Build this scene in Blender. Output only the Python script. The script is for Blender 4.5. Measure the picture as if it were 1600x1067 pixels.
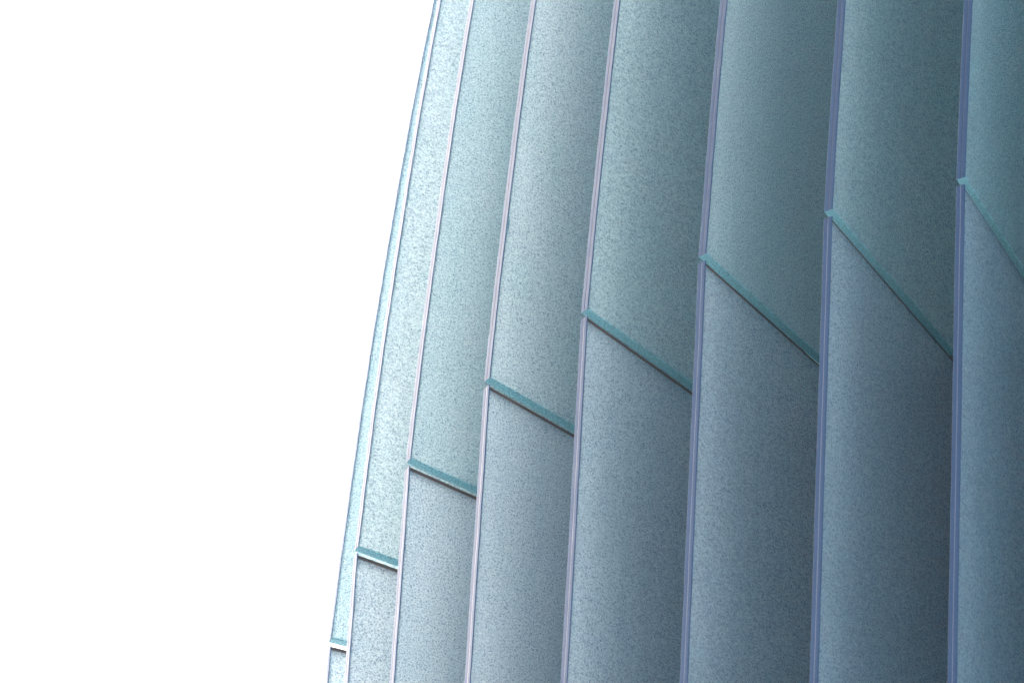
import bpy, math, random
from mathutils import Vector, Matrix

random.seed(7)
for o in list(bpy.data.objects):
    bpy.data.objects.remove(o, do_unlink=True)
scene = bpy.context.scene
col = scene.collection
R = math.radians

# ------------------------------------------------------------------ camera
EYE = 1.6                                   # camera height above the ground
PITCH, ROLL = R(41.0), R(3.6)
cam_data = bpy.data.cameras.new('camera')
cam_data.sensor_width = 36.0
cam_data.sensor_fit = 'HORIZONTAL'
cam_data.lens = 36.0 * 13300 / 1600         # a 300 mm telephoto from the square below
cam_data.clip_start = 0.1
cam_data.clip_end = 6000.0
fwd = Vector((0, math.cos(PITCH), math.sin(PITCH)))
r0 = Vector((1, 0, 0)); u0 = r0.cross(fwd)
right = r0 * math.cos(ROLL) + u0 * math.sin(ROLL)
up = -r0 * math.sin(ROLL) + u0 * math.cos(ROLL)
cam = bpy.data.objects.new('camera', cam_data)
m = Matrix((right, up, -fwd)).transposed().to_4x4()
m.translation = Vector((0, 0, EYE))
cam.matrix_world = m
col.objects.link(cam)
scene.camera = cam
cam_data.dof.use_dof = True
cam_data.dof.focus_distance = 16.2
cam_data.dof.aperture_fstop = 11.0

# ------------------------------------------------------------------ sky and sun
SUN_EL, SUN_AZ = R(46.0), R(-39.0)          # azimuth from +Y, negative = left
world = bpy.data.worlds.new('World')
scene.world = world
world.use_nodes = True
wn = world.node_tree.nodes; wl = world.node_tree.links
bg = wn['Background']
sky = wn.new('ShaderNodeTexSky')
sky.sky_type = 'NISHITA'
sky.sun_disc = False
sky.sun_elevation = SUN_EL
sky.sun_rotation = SUN_AZ
sky.air_density = 0.75
sky.dust_density = 7.5
sky.ozone_density = 1.0
wl.new(sky.outputs[0], bg.inputs[0])
bg.inputs[1].default_value = 0.15

sd = bpy.data.lights.new('sun', 'SUN')
sd.energy = 4.4
sd.angle = R(66.0)
sd.color = (1.0, 0.88, 0.79)
sun = bpy.data.objects.new('sun', sd)
to_sun = Vector((math.sin(SUN_AZ) * math.cos(SUN_EL), math.cos(SUN_AZ) * math.cos(SUN_EL), math.sin(SUN_EL)))
sun.rotation_euler = to_sun.to_track_quat('Z', 'Y').to_euler()
col.objects.link(sun)

vs = scene.view_settings
vs.view_transform = 'Standard'; vs.look = 'None'
vs.exposure = 1.82; vs.gamma = 1.0; vs.use_curve_mapping = False

scene.render.engine = 'CYCLES'
cy = scene.cycles
cy.max_bounces = 14; cy.diffuse_bounces = 8; cy.glossy_bounces = 6
cy.transmission_bounces = 16; cy.transparent_max_bounces = 32
cy.sample_clamp_indirect = 12.0
cy.caustics_reflective = True; cy.caustics_refractive = True

# ------------------------------------------------------------------ materials
def mat(name):
    m = bpy.data.materials.new(name); m.use_nodes = True
    nt = m.node_tree; nt.nodes.clear()
    out = nt.nodes.new('ShaderNodeOutputMaterial')
    return m, nt, out
def N(nt, t, **kw):
    n = nt.nodes.new(t)
    for k, v in kw.items():
        if k.startswith('i_'):
            n.inputs[k[2:].replace('_', ' ')].default_value = v
        else: setattr(n, k, v)
    return n
def ramp(nt, src, pts):
    r = nt.nodes.new('ShaderNodeValToRGB')
    e = r.color_ramp.elements
    while len(e) < len(pts): e.new(0.5)
    for k, (p, c) in enumerate(pts):
        e[k].position = p; e[k].color = (*c, 1)
    nt.links.new(src, r.inputs[0])
    return r.outputs[0]
def mixs(nt, fac, a, b):
    x = nt.nodes.new('ShaderNodeMixShader')
    if isinstance(fac, (int, float)): x.inputs[0].default_value = fac
    else: nt.links.new(fac, x.inputs[0])
    nt.links.new(a, x.inputs[1]); nt.links.new(b, x.inputs[2])
    return x.outputs[0]

def cast_glass(name, low, mid, refl, refl_share, forward):
    m, nt, out = mat(name); L = nt.links.new
    tc = N(nt, 'ShaderNodeTexCoord')
    oi = N(nt, 'ShaderNodeObjectInfo')
    off = N(nt, 'ShaderNodeVectorMath', operation='SCALE'); off.inputs[0].default_value = (13.1, 7.7, 5.3)
    L(oi.outputs['Random'], off.inputs['Scale'])
    add = N(nt, 'ShaderNodeVectorMath', operation='ADD')
    L(tc.outputs['Object'], add.inputs[0]); L(off.outputs[0], add.inputs[1])
    n1 = N(nt, 'ShaderNodeTexNoise', i_Scale=285.0, i_Detail=3.0, i_Roughness=0.7, i_Distortion=0.6)
    n2 = N(nt, 'ShaderNodeTexNoise', i_Scale=6.0, i_Detail=3.0, i_Roughness=0.5)
    for n in (n1, n2): L(add.outputs[0], n.inputs['Vector'])
    bump = N(nt, 'ShaderNodeBump', i_Strength=1.0, i_Distance=0.012)
    L(n1.outputs[0], bump.inputs['Height'])
    c1 = ramp(nt, n1.outputs[0], [(0.37, low), (0.49, mid), (0.62, (1.0, 1.0, 1.0))])
    c2 = ramp(nt, n2.outputs[0], [(0.3, (0.95, 0.98, 0.97)), (0.7, (1.0, 1.0, 1.0))])
    mul = N(nt, 'ShaderNodeMix', data_type='RGBA', blend_type='MULTIPLY'); mul.inputs[0].default_value = 1
    L(c1, mul.inputs[6]); L(c2, mul.inputs[7])
    pv = ramp(nt, oi.outputs['Random'], [(0.0, (0.90, 0.94, 0.95)), (0.5, (0.97, 0.97, 0.96)), (1.0, (1.0, 1.0, 1.0))])
    # faint run-down streaks, longer than wide
    mp = N(nt, 'ShaderNodeMapping'); mp.inputs['Scale'].default_value = (26.0, 1.0, 1.3); L(add.outputs[0], mp.inputs['Vector'])
    n3 = N(nt, 'ShaderNodeTexNoise', i_Scale=1.0, i_Detail=4.0, i_Roughness=0.6); L(mp.outputs[0], n3.inputs['Vector'])
    c3 = ramp(nt, n3.outputs[0], [(0.32, (0.93, 0.945, 0.945)), (0.55, (1.0, 1.0, 1.0))])
    for extra in (pv, c3):
        m2 = N(nt, 'ShaderNodeMix', data_type='RGBA', blend_type='MULTIPLY'); m2.inputs[0].default_value = 1
        L(mul.outputs[2], m2.inputs[6]); L(extra, m2.inputs[7]); mul = m2
    tr = N(nt, 'ShaderNodeBsdfTranslucent'); L(mul.outputs[2], tr.inputs[0]); L(bump.outputs[0], tr.inputs['Normal'])
    rf = N(nt, 'ShaderNodeBsdfRefraction', i_Roughness=0.24, i_IOR=1.4); L(mul.outputs[2], rf.inputs[0]); L(bump.outputs[0], rf.inputs['Normal'])
    df = N(nt, 'ShaderNodeBsdfDiffuse'); L(bump.outputs[0], df.inputs['Normal'])
    rm = N(nt, 'ShaderNodeMix', data_type='RGBA', blend_type='MULTIPLY'); rm.inputs[0].default_value = 1
    rm.inputs[7].default_value = (*refl, 1); L(c1, rm.inputs[6]); L(rm.outputs[2], df.inputs[0])
    gl = N(nt, 'ShaderNodeBsdfGlossy', i_Roughness=0.13); gl.inputs[0].default_value = (1, 1, 1, 1); L(bump.outputs[0], gl.inputs['Normal'])
    a = mixs(nt, forward, tr.outputs[0], rf.outputs[0])
    a = mixs(nt, refl_share, a, df.outputs[0])
    a = mixs(nt, 0.10, a, gl.outputs[0])
    L(a, out.inputs[0]); return m

def clear_face():
    m, nt, out = mat('bonded_inner_face')
    t = N(nt, 'ShaderNodeBsdfTransparent'); t.inputs[0].default_value = (0.93, 0.968, 0.99, 1)
    nt.links.new(t.outputs[0], out.inputs[0]); return m

def edge_glass(name, colr, dif, rough, gl_fac, scale, dist, dark=0.86):
    m, nt, out = mat(name); L = nt.links.new
    tc = N(nt, 'ShaderNodeTexCoord')
    n1 = N(nt, 'ShaderNodeTexNoise', i_Scale=scale, i_Detail=2.0, i_Roughness=0.6)
    L(tc.outputs['Object'], n1.inputs['Vector'])
    bump = N(nt, 'ShaderNodeBump', i_Strength=0.8, i_Distance=dist); L(n1.outputs[0], bump.inputs['Height'])
    c = ramp(nt, n1.outputs[0], [(0.35, tuple(x * dark for x in colr)), (0.65, colr)])
    tr = N(nt, 'ShaderNodeBsdfTranslucent'); L(c, tr.inputs[0]); L(bump.outputs[0], tr.inputs['Normal'])
    df = N(nt, 'ShaderNodeBsdfDiffuse'); L(c, df.inputs[0]); L(bump.outputs[0], df.inputs['Normal'])
    gl = N(nt, 'ShaderNodeBsdfGlossy', i_Roughness=rough); L(bump.outputs[0], gl.inputs['Normal'])
    a = mixs(nt, dif, tr.outputs[0], df.outputs[0])
    a = mixs(nt, gl_fac, a, gl.outputs[0])
    L(a, out.inputs[0]); return m

def plain(name, colr, rough, scale=20):
    m, nt, out = mat(name); L = nt.links.new
    tc = N(nt, 'ShaderNodeTexCoord')
    n1 = N(nt, 'ShaderNodeTexNoise', i_Scale=scale, i_Detail=5.0); L(tc.outputs['Object'], n1.inputs['Vector'])
    c = ramp(nt, n1.outputs[0], [(0.3, tuple(x * 0.8 for x in colr)), (0.7, tuple(min(1, x * 1.15) for x in colr))])
    p = N(nt, 'ShaderNodeBsdfPrincipled', i_Roughness=rough); L(c, p.inputs['Base Color'])
    L(p.outputs[0], out.inputs[0]); return m

M_FACE_LOW = cast_glass('cast_glass_grey_blue', (0.33, 0.39, 0.44), (0.73, 0.775, 0.815), (0.01, 0.42, 0.68), 0.35, 0.55)
M_FACE_UP = cast_glass('cast_glass_sea_green', (0.33, 0.40, 0.44), (0.73, 0.785, 0.815), (0.01, 0.50, 0.68), 0.35, 0.55)
M_IN = clear_face()
M_EDGE = edge_glass('polished_edge_glass', (0.08, 0.16, 0.30), 0.25, 0.25, 0.03, 260.0, 0.0004)
M_GROUND_EDGE = edge_glass('ground_edge_glass', (0.19, 0.46, 0.56), 0.5, 0.4, 0.05, 300.0, 0.001, 0.5)
M_BEVEL_SHADE = edge_glass('bevel_glass_joint_shade', (0.14, 0.125, 0.12), 0.5, 0.35, 0.05, 300.0, 0.0006)  # brownish bevel, darkened to paint in the shade under the joint
M_FILM_UP = edge_glass('interlayer_slate', (0.09, 0.13, 0.21), 0.4, 0.3, 0.04, 300.0, 0.0003)
M_FILM_LOW = edge_glass('interlayer_painted_gloss', (0.26, 0.33, 0.45), 0.4, 0.2, 0.08, 300.0, 0.0003)  # film paled so its gloss line is painted into the colour
M_CHIP = edge_glass('chipped_glass', (0.20, 0.40, 0.50), 0.4, 0.2, 0.08, 500.0, 0.001)
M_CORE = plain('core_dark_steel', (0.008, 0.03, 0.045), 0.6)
M_BOUNCE_UP = plain('sea_green_bounce', (0.36, 0.74, 0.78), 0.7)  # for the unseen upper drum, added to bounce teal light into the slots
M_BOUNCE_LOW = plain('slate_blue_bounce', (0.05, 0.24, 0.38), 0.7)  # for the unseen lower drum, added to bounce blue-teal light
M_PAVE = plain('paving_stone', (0.55, 0.54, 0.52), 0.85, 3.0)

# ------------------------------------------------------------------ ground
def mesh_obj(name, verts, faces, mats, fm=None, parent=None, smooth=False):
    me = bpy.data.meshes.new(name)
    me.from_pydata(verts, [], faces)
    for m_ in mats: me.materials.append(m_)
    if fm: me.polygons.foreach_set('material_index', fm)
    if smooth: me.polygons.foreach_set('use_smooth', [True] * len(me.polygons))
    me.update()
    o = bpy.data.objects.new(name, me); col.objects.link(o)
    if parent: o.parent = parent
    return o

g = mesh_obj('ground', [(-3000, -3000, 0), (3000, -3000, 0), (3000, 3000, 0), (-3000, 3000, 0)], [(0, 1, 2, 3)], [M_PAVE])
g['kind'] = 'structure'; g['label'] = 'pale stone paving below the glass tower'

# ------------------------------------------------------------------ the tower
CX, CY, RAD = 1.335, 13.089, 1.6595         # ring on which the fins stand
JOINT = EYE + 10.471                         # height of the joint between the two rows
GAP = 0.0175
THICK = 0.0178
DEPTH = 0.58
NOSE = 0.0016                                 # depth of the polished nosing

tower = bpy.data.objects.new('glass_tower', None)
tower.location = (CX, CY, 0); col.objects.link(tower)
tower['label'] = 'curved tower of upright blue green textured glass fins in two stacked rows'
tower['category'] = 'tower'

def curve_in(h):                             # inward lean of the upper row
    return 0.035 * h + 0.017 * h * h

# surveyed fins: plan position of the nosing and bearing of the fin (degrees)
FINS = {0: (-0.3167, 12.9598, 15.98), 1: (-0.2719, 12.6744, 24.42), 2: (-0.1797, 12.4020, 30.07),
        3: (-0.0375, 12.1521, 36.80), 4: (0.1374, 11.9390, 42.87), 5: (0.3478, 11.7632, 49.28),
        6: (0.5721, 11.6195, 55.80), 7: (0.8076, 11.5095, 61.67)}

def make_pane(i, upper):
    """one laminated pane; local x = inward along the fin, y = towards its visible face, z = up"""
    if i in FINS:
        wx, wy, bl = FINS[i]; px, py = wx - CX, wy - CY
    else:
        rad = 4.5 + 9.57 * i if i < 0 else 71.5 + 9.57 * (i - 7)    # bearing of the ring centre seen from the fin
        bl = rad + (11.0 if i < 0 else -10.0)
        px = -RAD * math.cos(R(rad)); py = -RAD * math.sin(R(rad))
    rng = random.Random(i * 17 + (5 if upper else 0))
    pane = bpy.data.objects.new('glass_pane', None); col.objects.link(pane)
    pane.parent = tower
    pane.location = (px, py, JOINT if upper else JOINT - GAP)
    pane.rotation_euler = (0, 0, R(bl + rng.uniform(-0.12, 0.12)))
    # local +y of a z-rotated frame is left of the blade; the visible face is on the right: y = 0, body towards +y
    t = THICK
    z0, z1 = (0.0, 1.8) if upper else (-2.6, 0.0)
    n = 52
    ph = [rng.uniform(0, 6.28) for _ in range(4)]
    def front(h):
        w = 0.0003 * math.sin(h * 9 + ph[0]) + 0.0002 * math.sin(h * 31 + ph[1]) + 0.0002 * math.sin(h * 83 + ph[2])
        return (curve_in(h) if upper else 0.0) + w
    b0 = 0.0022                               # arris left for the ground strip / bevel
    za = z0 + (b0 if upper else 0.0)
    zb = z1 - (0.0 if upper else 0.013)
    hs = [za + (zb - za) * k / n for k in range(n + 1)]
    film = 0.0013
    half = (t - film) / 2
    for (ya, yb, outer_first) in ((0.0, half, True), (half + film, t, False)):
        V, F, FM = [], [], []
        for h in hs:
            x = front(h) + NOSE
            V += [(x, ya, h), (DEPTH, ya, h), (DEPTH, yb, h), (x, yb, h)]
        for k in range(n):
            a = 4 * k; b = a + 4
            F += [(a, a + 1, b + 1, b), (a + 1, a + 2, b + 2, b + 1), (a + 2, a + 3, b + 3, b + 2)]
            FM += ([0, 0, 1] if outer_first else [1, 0, 0])
        mesh_obj('glass_sheet', V, F, [M_FACE_UP if upper else M_FACE_LOW, M_IN], FM, pane)
        # pencil-rounded polished nosing of this sheet
        prof = []
        rr = 0.0013
        yo, yi = (ya, yb) if outer_first else (yb, ya)
        sg = 1 if yi > yo else -1
        prof.append((NOSE, yo))
        for a_ in range(0, 91, 18): prof.append((rr - rr * math.sin(R(a_)), yo + sg * (rr - rr * math.cos(R(a_)))))
        ri = 0.0010
        for a_ in range(0, 91, 30): prof.append((ri - ri * math.cos(R(a_)), yi - sg * (ri - ri * math.sin(R(a_)))))
        prof.append((NOSE, yi))
        ze0, ze1 = z0, z1
        hs2 = [ze0 + (ze1 - ze0) * k / n for k in range(n + 1)]
        V, F, FM = [], [], []
        c = len(prof)
        for h in hs2:
            x = front(h)
            V += [(x + p[0], p[1], h) for p in prof]
        for k in range(n):
            for j in range(c - 1):
                a = k * c + j
                q = (a, a + 1, a + c + 1, a + c)
                F.append(q if sg < 0 else q[::-1])
                FM.append(1 if j == c - 2 else 0)
        cap = tuple(range(c)); F.append(cap if sg > 0 else cap[::-1]); FM.append(2 if upper else 0)
        cap = tuple(range(n * c, n * c + c)); F.append(cap[::-1] if sg > 0 else cap); FM.append(0)
        mesh_obj('polished_edge', V, F, [M_EDGE, M_IN, M_GROUND_EDGE], FM, pane, smooth=False)
    # interlayer: the bonding film between the two sheets, showing as a fine line down the nosing
    V, F = [], []
    for h in [z0 + (z1 - z0) * k / n for k in range(n + 1)]:
        x = front(h) + 0.0005
        V += [(x, half, h), (x, half + film, h), (x + 0.004, half + film, h), (x + 0.004, half, h)]
    for k in range(n):
        a = 4 * k; b = a + 4
        F += [(a + 1, a, b, b + 1), (a, a + 3, b + 3, b), (a + 2, a + 1, b + 1, b + 2)]
    mesh_obj('interlayer', V, F, [M_FILM_UP if upper else M_FILM_LOW], None, pane)
    if i == 3 and upper:
        # shallow conchoidal chip on the visible arris, a little below mid height of the frame
        hz, hl, wd = 0.395, 0.020, 0.0042
        V = [(front(hz) + NOSE * 0.6, -0.0006, hz + hl), (front(hz) + NOSE * 0.4, -0.0006, hz - hl)]
        F = []
        for k in range(9):
            u = k / 8.0
            zz = hz - hl + 2 * hl * u
            w = wd * math.sin(math.pi * u) ** 0.7 * (1.15 if u > 0.6 else 0.9)
            V += [(front(zz) + 0.0006, 0.0004, zz), (front(zz) + 0.0016 + w * 0.5, -0.0012, zz), (front(zz) + 0.002 + w, -0.0002, zz)]
        for k in range(8):
            a = 2 + 3 * k
            F += [(a, a + 1, a + 4, a + 3), (a + 1, a + 2, a + 5, a + 4)]
        pane['label'] = 'upper glass pane with a small chip on its polished edge'
        mesh_obj('edge_chip', V, F, [M_CHIP], None, pane)
    if upper:
        # ground lower edge with a small arris on each side
        c = 0.0016
        x0 = front(0) + NOSE
        pr = [(0, b0), (0, c), (c, 0), (t - c, 0), (t, c), (t, b0)]
        V = [(x0, y, z0 + z) for y, z in pr] + [(DEPTH, y, z0 + z) for y, z in pr]
        F = [(j, j + 1, j + 7, j + 6) for j in range(5)]
        mesh_obj('ground_edge', V, F, [M_GROUND_EDGE], None, pane)
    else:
        bz, by = 0.013, 0.005  # bevel made taller to take in the soft shadow below the joint
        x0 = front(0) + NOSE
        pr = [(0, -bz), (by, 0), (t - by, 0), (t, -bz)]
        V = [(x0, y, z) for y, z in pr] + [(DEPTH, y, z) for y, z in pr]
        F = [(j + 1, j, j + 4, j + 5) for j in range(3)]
        mesh_obj('bevelled_edge', V, F, [M_BEVEL_SHADE], None, pane)
    return pane

for i in range(0, 15):
    for upper in (True, False):
        make_pane(i, upper)

# what carries the fins: a dark steel ring beam; unseen drums added above and below bounce teal light
def drum(name, rc, za, zb, mt, K=48):
    V, F = [], []
    for z in (za, zb):
        for k in range(K):
            a = 2 * math.pi * k / K
            V.append((rc * math.cos(a), rc * math.sin(a), z))
    for k in range(K):
        F.append((k, (k + 1) % K, K + (k + 1) % K, K + k))
    F.append(tuple(range(K, 2 * K))); F.append(tuple(range(K))[::-1])
    mesh_obj(name, V, F, [mt], None, tower)
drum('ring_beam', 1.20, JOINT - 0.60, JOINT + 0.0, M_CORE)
drum('bounce_drum', 1.04, 0.0, JOINT - 0.60, M_BOUNCE_LOW)
drum('bounce_drum', 1.04, JOINT + 0.0, JOINT + 1.8, M_BOUNCE_UP)
